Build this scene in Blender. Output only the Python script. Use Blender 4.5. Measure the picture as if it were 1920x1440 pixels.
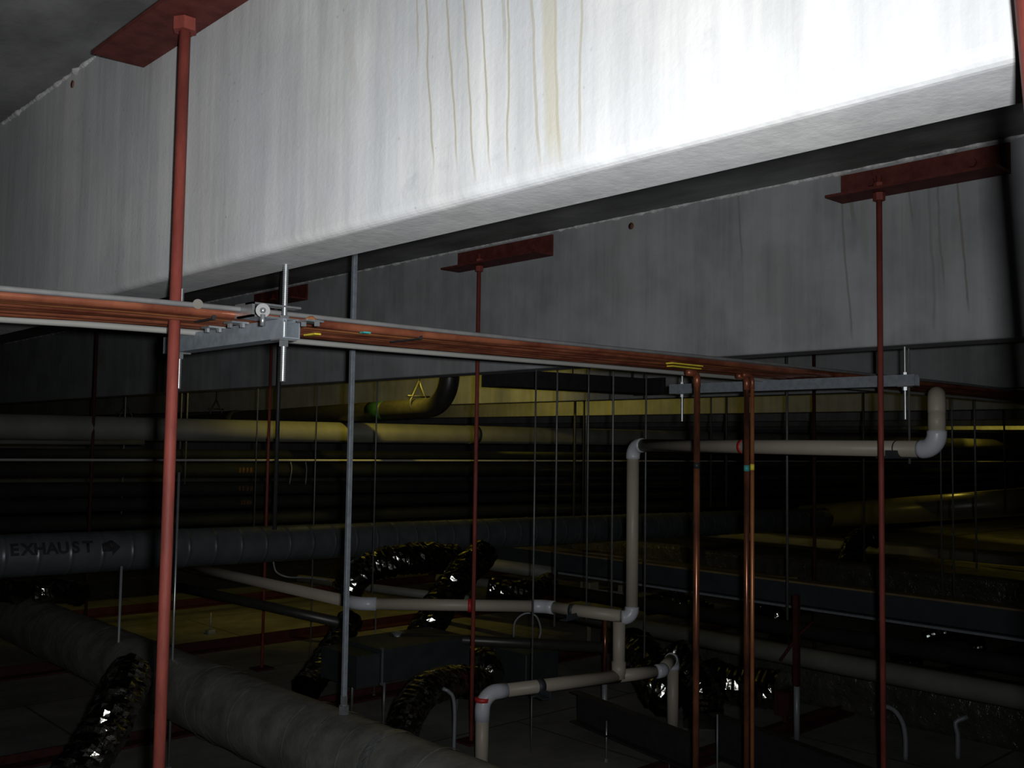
import bpy, bmesh, math, random
from mathutils import Vector, Matrix, noise

random.seed(7)
for o in list(bpy.data.objects):
    bpy.data.objects.remove(o)
sc = bpy.context.scene
COL = sc.collection

# ---------------------------------------------------------------- camera
F = 1870.0                      # focal length in pixels of a 1920 wide frame
YAW, PITCH, ROLL = (math.radians(a) for a in (46.99, 3.47, 0.85))
H = 1.5                         # camera height over the deck
_f = Vector((math.cos(YAW)*math.cos(PITCH), math.sin(YAW)*math.cos(PITCH), math.sin(PITCH)))
_r = Vector((math.sin(YAW), -math.cos(YAW), 0))
_u = _r.cross(_f)
RT = _r*math.cos(ROLL) + _u*math.sin(ROLL)
UP = -_r*math.sin(ROLL) + _u*math.cos(ROLL)
CAM = Vector((0, 0, H))
cd = bpy.data.cameras.new('camera')
cam = bpy.data.objects.new('camera', cd)
COL.objects.link(cam)
cd.sensor_width = 36
cd.lens = 36*F/1920
cd.clip_start = 0.02
m = Matrix((RT, UP, -_f)).transposed().to_4x4()
m.translation = CAM
cam.matrix_world = m
sc.camera = cam

# ---------------------------------------------------------------- exposure, world, lights
sc.view_settings.view_transform = 'Standard'
sc.view_settings.look = 'None'
sc.view_settings.gamma = 1
sc.view_settings.exposure = 0.0
sc.view_settings.use_curve_mapping = False
w = bpy.data.worlds.new('world')
sc.world = w
w.use_nodes = True
w.node_tree.nodes['Background'].inputs[0].default_value = (0.5, 0.55, 0.6, 1)
w.node_tree.nodes['Background'].inputs[1].default_value = 0.0002


def light(name, kind, loc, power, color, size=0.03, sizey=None):
    l = bpy.data.lights.new(name, kind)
    l.energy = power
    l.color = color
    if kind == 'AREA':
        l.shape = 'RECTANGLE'
        l.size = size
        l.size_y = sizey or size
    else:
        l.shadow_soft_size = size
    o = bpy.data.objects.new(name, l)
    o.location = loc
    COL.objects.link(o)
    return o


# the camera's own flash, just right of and above the lens
fl = light('flash', 'AREA', CAM + RT*0.046 + UP*0.016, 19.5, (0.97, 0.985, 1.0), 0.034, 0.02)
fl.matrix_world = Matrix.Translation(CAM + RT*0.046 + UP*0.016) @ m.to_3x3().to_4x4() @ Matrix.Rotation(math.radians(8), 4, 'Y') @ Matrix.Rotation(math.radians(5), 4, 'X')
fl.data.spread = math.radians(108)
YEL = (1.0, 0.78, 0.10)
# work lamps hung between the beams: position, watts, aim, cone, softness of its edge
LAMPS = [((4.35, 6.0, 2.36), 38.0, (.46, .85, -.22), 160, .6), ((7.35, 8.5, 2.36), 34.0, (1, -.1, -.1), 150, .4),
         ((13.6, 5.8, 2.36), 16.0, (0, -.05, -1), 76, .5), ((16.6, 6.4, 2.36), 34.0, (1, -.3, -.1), 150, .4)]
for p, e, aim, cone, soft in LAMPS:
    lo = light('lamp_light', 'SPOT', (p[0], p[1], p[2]-0.13), e, YEL, 0.035)
    lo.rotation_euler = Vector(aim).to_track_quat('-Z', 'Y').to_euler()
    lo.data.spot_size = math.radians(cone)
    lo.data.spot_blend = soft


# ---------------------------------------------------------------- pixel helpers (1920 x 1440 frame)
def ray(x, y):
    return _f + RT*((x-960)/F) - UP*((y-720)/F)


def at(x, y, d):
    return CAM + ray(x, y)*d


def on(x, y, axis, val):
    r = ray(x, y)
    t = (val - CAM[axis])/r[axis]
    return CAM + r*t


# ---------------------------------------------------------------- materials
class NT:
    def __init__(s, name):
        s.m = bpy.data.materials.new(name)
        s.m.use_nodes = True
        s.t = s.m.node_tree
        s.b = s.t.nodes['Principled BSDF']
        s.pos = s.t.nodes.new('ShaderNodeTexCoord').outputs['Object']

    def n(s, t, **kw):
        nd = s.t.nodes.new(t)
        for k, v in kw.items():
            setattr(nd, k, v)
        return nd

    def l(s, a, b):
        s.t.links.new(a, b)

    def math(s, op, a, b=None, c=None, clamp=False):
        nd = s.n('ShaderNodeMath', operation=op)
        nd.use_clamp = clamp
        for i, v in enumerate((a, b, c)):
            if v is None:
                continue
            if isinstance(v, (int, float)):
                nd.inputs[i].default_value = v
            else:
                s.l(v, nd.inputs[i])
        return nd.outputs[0]

    def scaled(s, sx, sy, sz):
        mp = s.n('ShaderNodeMapping')
        mp.inputs['Scale'].default_value = (sx, sy, sz)
        s.l(s.pos, mp.inputs['Vector'])
        return mp.outputs[0]

    def noise(s, scale, detail=4, rough=0.55, vec=None):
        nd = s.n('ShaderNodeTexNoise')
        nd.inputs['Scale'].default_value = scale
        nd.inputs['Detail'].default_value = detail
        nd.inputs['Roughness'].default_value = rough
        s.l(vec if vec is not None else s.pos, nd.inputs['Vector'])
        return nd.outputs['Fac']

    def ramp(s, v, stops):
        nd = s.n('ShaderNodeValToRGB')
        cr = nd.color_ramp
        while len(cr.elements) < len(stops):
            cr.elements.new(0.5)
        for e, (p, c) in zip(cr.elements, stops):
            e.position = p
            e.color = (*c, 1) if len(c) == 3 else c
        s.l(v, nd.inputs[0])
        return nd.outputs[0]

    def mix(s, fac, a, b, blend='MIX'):
        nd = s.n('ShaderNodeMix', data_type='RGBA', blend_type=blend)
        for i, v in ((0, fac), (6, a), (7, b)):
            if isinstance(v, (int, float)):
                nd.inputs[i].default_value = v
            elif isinstance(v, tuple):
                nd.inputs[i].default_value = (*v, 1)
            else:
                s.l(v, nd.inputs[i])
        return nd.outputs[2]

    def bump(s, h, strength=0.3, dist=0.01):
        nd = s.n('ShaderNodeBump')
        nd.inputs['Strength'].default_value = strength
        nd.inputs['Distance'].default_value = dist
        s.l(h, nd.inputs['Height'])
        s.l(nd.outputs[0], s.b.inputs['Normal'])


def simple(name, col, rough=0.5, metal=0.0, var=0.25, scale=30, bump=0.0, bscale=80, stretch=(1, 1, 1), col2=None, bdist=0.004, spec=None):
    t = NT(name)
    c2 = col2 or tuple(c*(1-var) for c in col)
    v = t.scaled(*stretch)
    f = t.noise(scale, 5, 0.6, v)
    t.l(t.ramp(f, [(0.35, c2), (0.65, col)]), t.b.inputs['Base Color'])
    t.b.inputs['Roughness'].default_value = rough
    t.b.inputs['Metallic'].default_value = metal
    if spec is not None:
        t.b.inputs['Specular IOR Level'].default_value = spec
    if bump:
        t.bump(t.noise(bscale, 4, 0.6, v), bump, bdist)
    return t.m


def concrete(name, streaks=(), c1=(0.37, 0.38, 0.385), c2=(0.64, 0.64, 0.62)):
    t = NT(name)
    big = t.noise(2.2, 5, 0.6, t.scaled(1, 1, 0.8))
    ver = t.noise(14, 4, 0.6, t.scaled(1, 1, 0.06))
    ver2 = t.noise(60, 3, 0.6, t.scaled(1, 1, 0.05))
    f = t.math('ADD', t.math('MULTIPLY', big, 0.45), t.math('ADD', t.math('MULTIPLY', ver, 0.38), t.math('MULTIPLY', ver2, 0.17)))
    c = t.ramp(f, [(0.36, c1), (0.5, tuple((a+b)/2 for a, b in zip(c1, c2))), (0.64, c2)])
    # bluish cast in patches
    c = t.mix(t.ramp(t.noise(3.5, 3), [(0.4, (0, 0, 0)), (0.65, (0.35, 0.35, 0.35))]), c, (0.50, 0.52, 0.56))
    # smudges and pits
    c = t.mix(t.ramp(t.noise(9, 6, 0.7), [(0.60, (0, 0, 0)), (0.78, (0.5, 0.5, 0.5))]), c, (0.30, 0.31, 0.32))
    vo = t.n('ShaderNodeTexVoronoi')
    vo.inputs['Scale'].default_value = 26
    t.l(t.pos, vo.inputs['Vector'])
    pit = t.ramp(vo.outputs['Distance'], [(0.05, (0.55, 0.55, 0.55)), (0.10, (0, 0, 0))])
    c = t.mix(t.math('MULTIPLY', pit, t.ramp(t.noise(5, 2), [(0.5, (0, 0, 0)), (0.62, (1, 1, 1))])), c, (0.22, 0.22, 0.21))
    if streaks:
        sp = t.n('ShaderNodeSeparateXYZ')
        t.l(t.pos, sp.inputs[0])
        Y, Z = sp.outputs[1], sp.outputs[2]
        wob = t.math('MULTIPLY', t.math('SUBTRACT', t.noise(5, 3, 0.5), 0.5), 0.03)
        onface = t.math('LESS_THAN', sp.outputs[0], 0.02)
        for (p0, p1, wd, col, st) in streaks:
            # p0, p1 = (y, z) of its top and its lower end
            sl = (p1[0]-p0[0])/(p1[1]-p0[1])
            line = t.math('ADD', t.math('MULTIPLY_ADD', Z, sl, p0[0]-sl*p0[1]), wob)
            dd = t.math('ABSOLUTE', t.math('SUBTRACT', Y, line))
            mk = t.math('SUBTRACT', 1.0, t.math('DIVIDE', dd, wd), clamp=True)
            mk = t.math('MULTIPLY', t.math('MULTIPLY', mk, 2.2, clamp=True), st)
            end = t.math('MULTIPLY', t.math('SUBTRACT', Z, p1[1]), 18.0, clamp=True)
            mk = t.math('MULTIPLY', t.math('MULTIPLY', mk, end), onface)
            c = t.mix(mk, c, col)
    t.l(c, t.b.inputs['Base Color'])
    t.b.inputs['Roughness'].default_value = 0.85
    t.b.inputs['Specular IOR Level'].default_value = 0.25
    h = t.math('ADD', t.math('MULTIPLY', t.noise(90, 4, 0.6), 0.4), t.noise(11, 4, 0.6, t.scaled(1.0, 0.5, 1.2)))
    t.bump(h, 0.35, 0.004)
    return t.m


def soffit_mix(mt):
    return mt


M = {}
M['ceil'] = simple('ceiling_concrete', (0.26, 0.265, 0.255), 0.9, 0, 0.5, 4, 0.4, 25, (1, 0.5, 1), bdist=0.006)
M['mortar'] = simple('white_mortar', (0.80, 0.80, 0.78), 0.9, 0, 0.45, 40, 0.6, 90)
M['spot'] = simple('rust_spot', (0.16, 0.07, 0.04), 0.9)
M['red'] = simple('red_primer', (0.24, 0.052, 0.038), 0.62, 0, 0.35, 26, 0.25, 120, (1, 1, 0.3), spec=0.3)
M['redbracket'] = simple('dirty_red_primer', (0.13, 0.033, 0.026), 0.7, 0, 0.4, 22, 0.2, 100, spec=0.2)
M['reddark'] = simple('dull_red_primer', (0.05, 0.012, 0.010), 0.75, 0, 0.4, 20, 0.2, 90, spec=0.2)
M['galv'] = simple('galvanised_steel', (0.30, 0.34, 0.38), 0.5, 0.35, 0.25, 45, 0.1, 90)
M['zinc'] = simple('bright_zinc', (0.42, 0.44, 0.45), 0.32, 0.75, 0.2, 80)
M['grey_tube'] = simple('grey_tube', (0.17, 0.168, 0.165), 0.55, 0, 0.2, 20)
M['white_tube'] = simple('white_tube', (0.30, 0.295, 0.275), 0.5, 0, 0.1, 10)
M['copper'] = simple('copper', (0.36, 0.12, 0.06), 0.40, 0.4, 0.5, 9, 0.05, 60, col2=(0.17, 0.045, 0.025))
M['copper2'] = simple('bright_copper', (0.46, 0.19, 0.07), 0.36, 0.4, 0.3, 7, col2=(0.30, 0.09, 0.04))
M['tarnish'] = simple('tarnished_copper', (0.36, 0.13, 0.06), 0.25, 0.6, 0.6, 12, col2=(0.10, 0.04, 0.03), stretch=(1, 1, 0.4))
M['pvc'] = simple('beige_pvc', (0.36, 0.32, 0.26), 0.45, 0, 0.1, 5, spec=0.35)
M['pvcw'] = simple('white_pvc_fitting', (0.50, 0.52, 0.56), 0.35, 0, 0.05, 5)
M['ringred'] = simple('red_ring', (0.55, 0.03, 0.03), 0.5)
M['black'] = simple('black_paint', (0.025, 0.025, 0.027), 0.5, 0, 0.3, 20, spec=0.3)
M['blackpipe'] = simple('black_iron', (0.03, 0.028, 0.025), 0.4, 0, 0.3, 20, spec=0.5)
M['teal'] = simple('teal_tape', (0.05, 0.35, 0.32), 0.5)
M['yellow'] = simple('yellow_tape', (0.75, 0.6, 0.05), 0.5)
M['green'] = simple('green_tape', (0.004, 0.035, 0.012), 0.5)
M['orange'] = simple('orange_marking', (0.14, 0.06, 0.01), 0.7, 0, 0.6, 30)
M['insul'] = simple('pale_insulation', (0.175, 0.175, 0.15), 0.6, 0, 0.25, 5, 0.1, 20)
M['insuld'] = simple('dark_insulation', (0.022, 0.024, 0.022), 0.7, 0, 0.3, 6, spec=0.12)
M['spiral'] = simple('dull_spiral_duct', (0.12, 0.137, 0.145), 0.40, 0.4, 0.3, 8, 0.1, 40)
M['spiralc'] = simple('cream_duct_paint', (0.17, 0.155, 0.095), 0.33, 0, 0.2, 6, spec=0.6)
M['foil'] = simple('crumpled_foil', (0.42, 0.41, 0.37), 0.085, 1.0, 0.5, 25, 0.35, 45, col2=(0.16, 0.15, 0.125), bdist=0.006)
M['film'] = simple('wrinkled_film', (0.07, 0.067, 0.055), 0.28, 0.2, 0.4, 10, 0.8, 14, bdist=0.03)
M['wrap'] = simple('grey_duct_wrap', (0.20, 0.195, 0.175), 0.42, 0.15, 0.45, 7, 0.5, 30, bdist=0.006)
M['tape'] = simple('foil_tape', (0.65, 0.66, 0.66), 0.3, 0.8, 0.4, 30, 0.8, 40, bdist=0.01)
M['sheet'] = simple('sheet_metal', (0.06, 0.07, 0.073), 0.42, 0.5, 0.25, 10)
M['bronze'] = simple('cream_steel', (0.22, 0.155, 0.065), 0.6, 0, 0.3, 8)
M['steelgrey'] = simple('blue_grey_steel', (0.045, 0.052, 0.058), 0.6, 0.2, 0.3, 8)
M['brownish'] = simple('dull_brown_steel', (0.10, 0.085, 0.065), 0.6)
M['cable'] = simple('pale_conduit', (0.24, 0.255, 0.27), 0.45, 0.2, 0.2, 10)
M['darkrod'] = simple('dark_steel_rod', (0.055, 0.055, 0.055), 0.5, 0.2)
M['rod'] = simple('steel_rod', (0.17, 0.175, 0.17), 0.45, 0.4, 0.3, 30)
em = NT('lamp_glass')
em.b.inputs['Emission Color'].default_value = (*YEL, 1)
em.b.inputs['Emission Strength'].default_value = 8
M['lamp'] = em.m


def floor_material():
    t = NT('deck_panels')
    c = t.ramp(t.noise(1.6, 6, 0.65), [(0.35, (0.095, 0.096, 0.092)), (0.55, (0.16, 0.158, 0.148)), (0.7, (0.215, 0.21, 0.20))])
    c = t.mix(t.ramp(t.noise(6, 5, 0.7), [(0.5, (0, 0, 0)), (0.75, (0.5, 0.5, 0.5))]), c, (0.075, 0.072, 0.068))
    br = t.n('ShaderNodeTexBrick')
    br.offset = 0.5
    br.inputs['Scale'].default_value = 1.0
    br.inputs['Brick Width'].default_value = 1.9
    br.inputs['Row Height'].default_value = 1.0
    br.inputs['Mortar Size'].default_value = 0.008
    br.inputs['Mortar Smooth'].default_value = 0.2
    t.l(t.pos, br.inputs['Vector'])
    c = t.mix(br.outputs['Fac'], c, (0.06, 0.06, 0.055))
    t.l(c, t.b.inputs['Base Color'])
    t.b.inputs['Roughness'].default_value = 0.8
    t.b.inputs['Specular IOR Level'].default_value = 0.2
    t.bump(t.noise(30, 4), 0.3, 0.004)
    return t.m


# ---------------------------------------------------------------- mesh helpers
def obj(name, bm, mat, parent=None, smooth=True, loc=None):
    me = bpy.data.meshes.new(name)
    bmesh.ops.recalc_face_normals(bm, faces=bm.faces[:])
    if loc is not None:
        bmesh.ops.translate(bm, verts=bm.verts[:], vec=-Vector(loc))
    bm.to_mesh(me)
    bm.free()
    if smooth:
        me.polygons.foreach_set('use_smooth', [True]*len(me.polygons))
        me.update()
    me.materials.append(mat)
    o = bpy.data.objects.new(name, me)
    COL.objects.link(o)
    if loc is not None:
        o.location = loc
    if parent is not None:
        o.parent = parent
        if loc is None:
            o.matrix_parent_inverse = parent.matrix_basis.inverted()
    return o


def tag(o, label=None, cat=None, group=None, kind=None):
    if label:
        o['label'] = label
    if cat:
        o['category'] = cat
    if group:
        o['group'] = group
    if kind:
        o['kind'] = kind
    return o


def thing(name, label, cat, loc=(0, 0, 0), group=None, kind=None):
    o = bpy.data.objects.new(name, None)
    o.empty_display_size = 0.1
    o.matrix_world = Matrix.Translation(Vector(loc))
    COL.objects.link(o)
    return tag(o, label, cat, group, kind)


def box(bm, a, b, bev=0.0):
    lo = [min(p, q) for p, q in zip(a, b)]
    hi = [max(p, q) for p, q in zip(a, b)]
    r = bmesh.ops.create_cube(bm, size=1.0)
    bmesh.ops.scale(bm, vec=[h-l for l, h in zip(lo, hi)], verts=r['verts'])
    bmesh.ops.translate(bm, vec=[(h+l)/2 for l, h in zip(lo, hi)], verts=r['verts'])
    if bev:
        es = list({e for v in r['verts'] for e in v.link_edges})
        bmesh.ops.bevel(bm, geom=es, offset=bev, segments=3, affect='EDGES')
    return bm


def frames(pts):
    pts = [Vector(p) for p in pts]
    tans = []
    for i in range(len(pts)):
        a = pts[max(0, i-1)]
        b = pts[min(len(pts)-1, i+1)]
        tans.append((b-a).normalized())
    t = tans[0]
    n = t.orthogonal().normalized() if abs(t.z) > 0.95 else t.cross(Vector((0, 0, 1))).normalized()
    out = []
    for p, tt in zip(pts, tans):
        n = (n - tt*n.dot(tt)).normalized()
        out.append((p, tt, n, tt.cross(n)))
    return out


def tube(bm, pts, r, seg=12, cap=True, rf=None, jit=0.0):
    """sweep a circle; rf(i, angle) may scale the radius"""
    rings = []
    for i, (p, t, n, b) in enumerate(frames(pts)):
        rr = r[i] if isinstance(r, (list, tuple)) else r
        ring = []
        for k in range(seg):
            a = 2*math.pi*k/seg
            q = rr*(rf(i, a) if rf else 1.0)
            if jit:
                q *= 1+random.uniform(-jit, jit)
            ring.append(bm.verts.new(p + (n*math.cos(a)+b*math.sin(a))*q))
        rings.append(ring)
    for A, B in zip(rings, rings[1:]):
        for k in range(seg):
            bm.faces.new((A[k], A[(k+1) % seg], B[(k+1) % seg], B[k]))
    if cap:
        bm.faces.new(rings[0][::-1])
        bm.faces.new(rings[-1])
    return bm


def T(pts, r, seg=12, **k):
    return tube(bmesh.new(), pts, r, seg, **k)


def prism(bm, prof, origin, ax, ay, az, length):
    """profile (list of (a,b)) in the plane ax, ay extruded along az"""
    o = Vector(origin)
    ax, ay, az = Vector(ax), Vector(ay), Vector(az)
    A = [bm.verts.new(o+ax*p+ay*q) for p, q in prof]
    B = [bm.verts.new(o+ax*p+ay*q+az*length) for p, q in prof]
    n = len(prof)
    for i in range(n):
        bm.faces.new((A[i], A[(i+1) % n], B[(i+1) % n], B[i]))
    bm.faces.new(A[::-1])
    bm.faces.new(B)
    return bm


def smooth_path(pts, step=0.02):
    """Catmull-Rom through the points, resampled evenly"""
    P = [Vector(p) for p in pts]
    P = [P[0]*2-P[1]] + P + [P[-1]*2-P[-2]]
    out = []
    for i in range(1, len(P)-2):
        n = max(2, int((P[i+1]-P[i]).length/step))
        for k in range(n):
            t = k/n
            a, b, c, d = P[i-1], P[i], P[i+1], P[i+2]
            out.append(0.5*((2*b)+(c-a)*t+(2*a-5*b+4*c-d)*t*t+(3*b-a-3*c+d)*t**3))
    out.append(P[-2])
    return out


def arc(p0, pc, p1, rad, n=8):
    """corner pc between p0 and p1 rounded; returns the arc points"""
    p0, pc, p1 = Vector(p0), Vector(pc), Vector(p1)
    a = (p0-pc).normalized()
    b = (p1-pc).normalized()
    th = a.angle(b)
    d = rad/math.tan(th/2)
    s, e = pc+a*d, pc+b*d
    cen = pc+(a+b).normalized()*(rad/math.sin(th/2))
    v0, v1 = s-cen, e-cen
    out = []
    for k in range(n+1):
        al = v0.angle(v1)
        t = k/n
        out.append(cen+v0*(math.sin((1-t)*al)/math.sin(al))+v1*(math.sin(t*al)/math.sin(al)))
    return out


def hexnut(bm, c, r, h):
    pr = [(r*math.cos(k*math.pi/3), r*math.sin(k*math.pi/3)) for k in range(6)]
    prism(bm, pr, Vector(c)-Vector((0, 0, h/2)), (1, 0, 0), (0, 1, 0), (0, 0, 1), h)
    return bm


# ---------------------------------------------------------------- the setting
CEIL = H+1.045
BOT = H+0.375
bm = bmesh.new()
box(bm, (-6, -6, -0.12), (40, 26, 0))
tag(obj('floor', bm, floor_material(), smooth=False), kind='structure')
bm = bmesh.new()
box(bm, (-6, -6, CEIL), (40, 26, CEIL+0.15))
tag(obj('ceiling', bm, M['ceil'], smooth=False), kind='structure')
wallm = concrete('wall_concrete')
for nm, a, b in (('wall_left', (-6, 26, 0), (40, 26.2, CEIL)), ('wall_right', (-6, -6.2, 0), (40, -6, CEIL)),
                 ('wall_far', (40, -6.2, 0), (40.2, 26.2, CEIL)), ('wall_back', (-6.2, -6.2, 0), (-6, 26.2, CEIL))):
    bm = bmesh.new()
    box(bm, a, b)
    tag(obj(nm, bm, wallm, smooth=False), kind='structure')

OL = (0.33, 0.30, 0.215)


def sk(v, x0, y0, x1, y1, wpx, col=OL, st=0.75):
    a, b = on(x0, y0, 0, v), on(x1, y1, 0, v)
    d = (a-CAM).dot(_f)
    return ((a.y, a.z-BOT), (b.y, b.z-BOT), wpx*d/F*1.1, col, st)


S1 = [sk(.98, 780, 0, 785, 142, 3, st=.6), sk(.98, 797, 0, 817, 335, 3), sk(.98, 836, 0, 861, 330, 3), sk(.98, 867, 0, 892, 355, 3),
      sk(.98, 900, 0, 919, 335, 3), sk(.98, 950, 0, 952, 340, 3.5), sk(.98, 942, 60, 943, 122, 6, (0.33, 0.32, 0.27), .6), sk(.98, 993, 0, 1018, 330, 4.5, st=.6),
      sk(.98, 1027, 0, 1046, 318, 22, (0.42, 0.40, 0.31), .7), sk(.98, 1040, 0, 1056, 325, 4, st=.5), sk(.98, 1092, 0, 1088, 300, 3.5, st=.6),
      sk(.98, 650, 0, 668, 210, 16, (0.44, 0.43, 0.40), .4), sk(.98, 725, 0, 732, 230, 12, (0.44, 0.43, 0.41), .35)]
S2 = [sk(3.43, 1596, 385, 1606, 430, 5, (0.2, 0.19, 0.17), .6), sk(3.43, 1618, 385, 1625, 500, 6, (0.28, 0.28, 0.25), .6), sk(3.43, 1384, 380, 1392, 500, 2.5, (0.2, 0.2, 0.19), .6),
      sk(3.43, 1590, 540, 1598, 642, 2.5, (0.2, 0.18, 0.15), .6), sk(3.43, 1706, 360, 1712, 430, 2.5, (0.2, 0.19, 0.17), .6), sk(3.43, 1760, 350, 1768, 545, 2.5, (0.2, 0.19, 0.17), .6),
      sk(3.43, 1797, 345, 1816, 590, 2.5, (0.2, 0.18, 0.15), .7), sk(3.43, 1750, 560, 1752, 625, 3, (0.2, 0.2, 0.19), .5)]

BEAMS = [(.98, .155, S1, 'brightly lit concrete beam nearest the camera with brown drip streaks'),
         (3.43, .15, S2, 'second concrete beam, grey, behind the copper tubes with red brackets along its top'),
         (6.1, .15, (), 'third concrete beam, dark, its lower edge lit yellow behind the black elbow pipe'),
         (9.2, .15, (), 'fourth concrete beam, a yellow lit strip low between the hanger rods'),
         (12.1, .15, (), 'fifth concrete beam, far strip near the top of the beige riser pipe'),
         (15.0, .15, (), 'sixth concrete beam, far yellow strip at the right edge'),
         (17.9, .15, (), 'seventh concrete beam, thin far strip at the right'),
         (20.8, .15, (), 'farthest visible concrete beam at the right, barely lit')]
bm_dimmed = concrete('beam_concrete_dimmed', (), (0.22, 0.23, 0.237), (0.36, 0.365, 0.36))  # back beams: same concrete, light falloff darkened into its colour
for i, (v, wd, st, lab) in enumerate(BEAMS):
    bm = bmesh.new()
    ys = (-5.9, 25.9)
    bb = 0.020 if i == 0 else 0.010
    prof = [(0, CEIL-BOT), (0, bb)]
    prof += [(bb*(1-math.cos(a)), bb*(1-math.sin(a))) for a in (0.25, 0.5, 0.75, 1.0, 1.3, 1.57)]
    prof += [(wd-bb, 0), (wd, bb), (wd, CEIL-BOT)]
    prism(bm, prof, (v, ys[0], BOT), (1, 0, 0), (0, 0, 1), (0, 1, 0), ys[1]-ys[0])
    mt = bm_dimmed
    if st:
        mt = concrete('beam_concrete_streaked', st) if i == 0 else concrete('beam_concrete_dimmed_streaked', st, (0.22, 0.23, 0.237), (0.36, 0.365, 0.36))  # second beam also has the weaker light put into its concrete colour
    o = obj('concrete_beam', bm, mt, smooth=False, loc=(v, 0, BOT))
    tag(o, lab, 'concrete beam', None, 'structure')
    # ragged mortar bead along the joint with the slab
    if i < 3:
        bm = bmesh.new()
        rings = []
        y = 0.2
        while y < 12:
            r = 0.0105*(0.62+0.55*noise.noise(Vector((v*7, y*14, 0)))+0.75*noise.noise(Vector((y*47, v, 3))))
            rings.append((y, max(0.0015, r)))
            y += 0.022
        prev = None
        for y, r in rings:
            ring = [bm.verts.new((v-r*math.cos(a), y, CEIL-r*1.2*math.sin(a))) for a in (0, .52, 1.05, 1.57)]
            if prev:
                for k in range(3):
                    bm.faces.new((prev[k], prev[k+1], ring[k+1], ring[k]))
            prev = ring
        obj('mortar_bead', bm, M['mortar'], o)['label'] = 'ragged white mortar along the top of the beam'
# rusty form-tie holes in the first two beams
for (x, y, v, rr) in ((137, 158, .98, .011), (1184, 424, 3.43, .016)):
    p = on(x, y, 0, v)
    bm = bmesh.new()
    bmesh.ops.create_cone(bm, cap_ends=True, segments=16, radius1=rr, radius2=rr*.8, depth=0.006,
                          matrix=Matrix.Translation(p) @ Matrix.Rotation(math.pi/2, 4, 'Y'))
    par = [q for q in COL.objects if q.name.startswith('concrete_beam')][0 if v < 1 else 1]
    obj('tie_hole', bm, M['spot'], par)['label'] = 'small rust coloured tie hole'

# ---------------------------------------------------------------- red angle brackets and rods on the beams
ZB = H+0.922


def bracket(v, y0, y1, label, w=.125, h=.105, mat='redbracket'):
    o = thing('angle_bracket', label, 'steel bracket', (v-.05, (y0+y1)/2, ZB), 'red angle brackets on the beams')
    th = .010
    bm = bmesh.new()
    prism(bm, [(0, 0), (-w, 0), (-w, th), (-th, th), (-th, h), (0, h)], (v-.001, y0, ZB), (1, 0, 0), (0, 0, 1), (0, 1, 0), y1-y0)
    obj('angle_iron', bm, M[mat], o, smooth=False)
    for yy in (y0+.12, y1-.12):
        bm = bmesh.new()
        pr = [(.016*math.cos(k*math.pi/3), .016*math.sin(k*math.pi/3)) for k in range(6)]
        prism(bm, pr, (v-th-.012, yy, ZB+h*.55), (0, 1, 0), (0, 0, 1), (1, 0, 0), .012)
        obj('anchor_bolt', bm, M[mat], o, smooth=False)
    return o


def redrod(v, y, label, r=.0125, z0=0.0, mat='red', off=.065, ztop=None, lean=0.0):
    x = v-off
    o = thing('suspension_rod', label, 'hanger rod', (x, y, z0), 'red suspension rods')
    zt = ztop or ZB+.06
    obj('rod_shaft', T([(x, y-lean*(zt-z0), z0), (x, y, zt)], r, 16), M[mat], o)
    bm = bmesh.new()
    hexnut(bm, (x, y, ZB-.016), r*2.1, .028)
    if z0 == 0:
        pass
    obj('nut', bm, M[mat], o, smooth=False)
    bm = bmesh.new()
    hexnut(bm, (x, y, ZB+.010+.013), r*1.9, .024)
    obj('nut', bm, M[mat], o, smooth=False)
    if z0 == 0.0:
        bm = bmesh.new()
        yb = y-lean*(zt-z0)
        box(bm, (x-.06, yb-.06, 0), (x+.06, yb+.06, .010))
        obj('foot_plate', bm, M['reddark'], o, smooth=False)
    return o


bracket(.98, 1.76, 2.41, 'big red angle bracket at the top left of the bright beam')
redrod(.98, 2.06, 'thick red rod in the left foreground crossing the whole picture', off=.055)
redrod(.98, on(1931, 0, 0, .905).y+.038, 'red rod cut off by the right edge of the picture, nearest the camera', off=.075, lean=.065)
bracket(.98, 0.02, 0.66, 'red angle bracket above the frame over the rod at the right edge')
bracket(3.43, 1.262, 1.868, 'red angle bracket at the upper right on the second beam')
redrod(3.43, 1.69, 'red rod hanging from the upper right bracket through the whole height', r=.010)
bracket(3.43, 3.394, 4.11, 'red angle bracket at the middle of the second beam')
redrod(3.43, 3.87, 'dull red rod hanging from the middle bracket behind the copper tubes', r=.0105)
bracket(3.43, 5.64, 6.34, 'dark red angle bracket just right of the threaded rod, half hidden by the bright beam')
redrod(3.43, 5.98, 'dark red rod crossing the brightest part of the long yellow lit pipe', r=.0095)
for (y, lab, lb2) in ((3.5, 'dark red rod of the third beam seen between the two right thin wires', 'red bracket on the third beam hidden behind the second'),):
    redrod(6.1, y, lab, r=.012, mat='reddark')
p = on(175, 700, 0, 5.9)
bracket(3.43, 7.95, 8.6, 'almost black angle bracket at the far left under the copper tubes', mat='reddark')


# ---------------------------------------------------------------- struts with threaded rods
def threaded(o, x, y, z0, z1, r=.0058):
    n = int((z1-z0)/.0022)
    pts = [(x, y, z0+(z1-z0)*k/n) for k in range(n+1)]
    return obj('threaded_rod', T(pts, r, 12, rf=lambda i, a: 1.12 if i % 2 else .88), M['zinc'], o)


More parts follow.
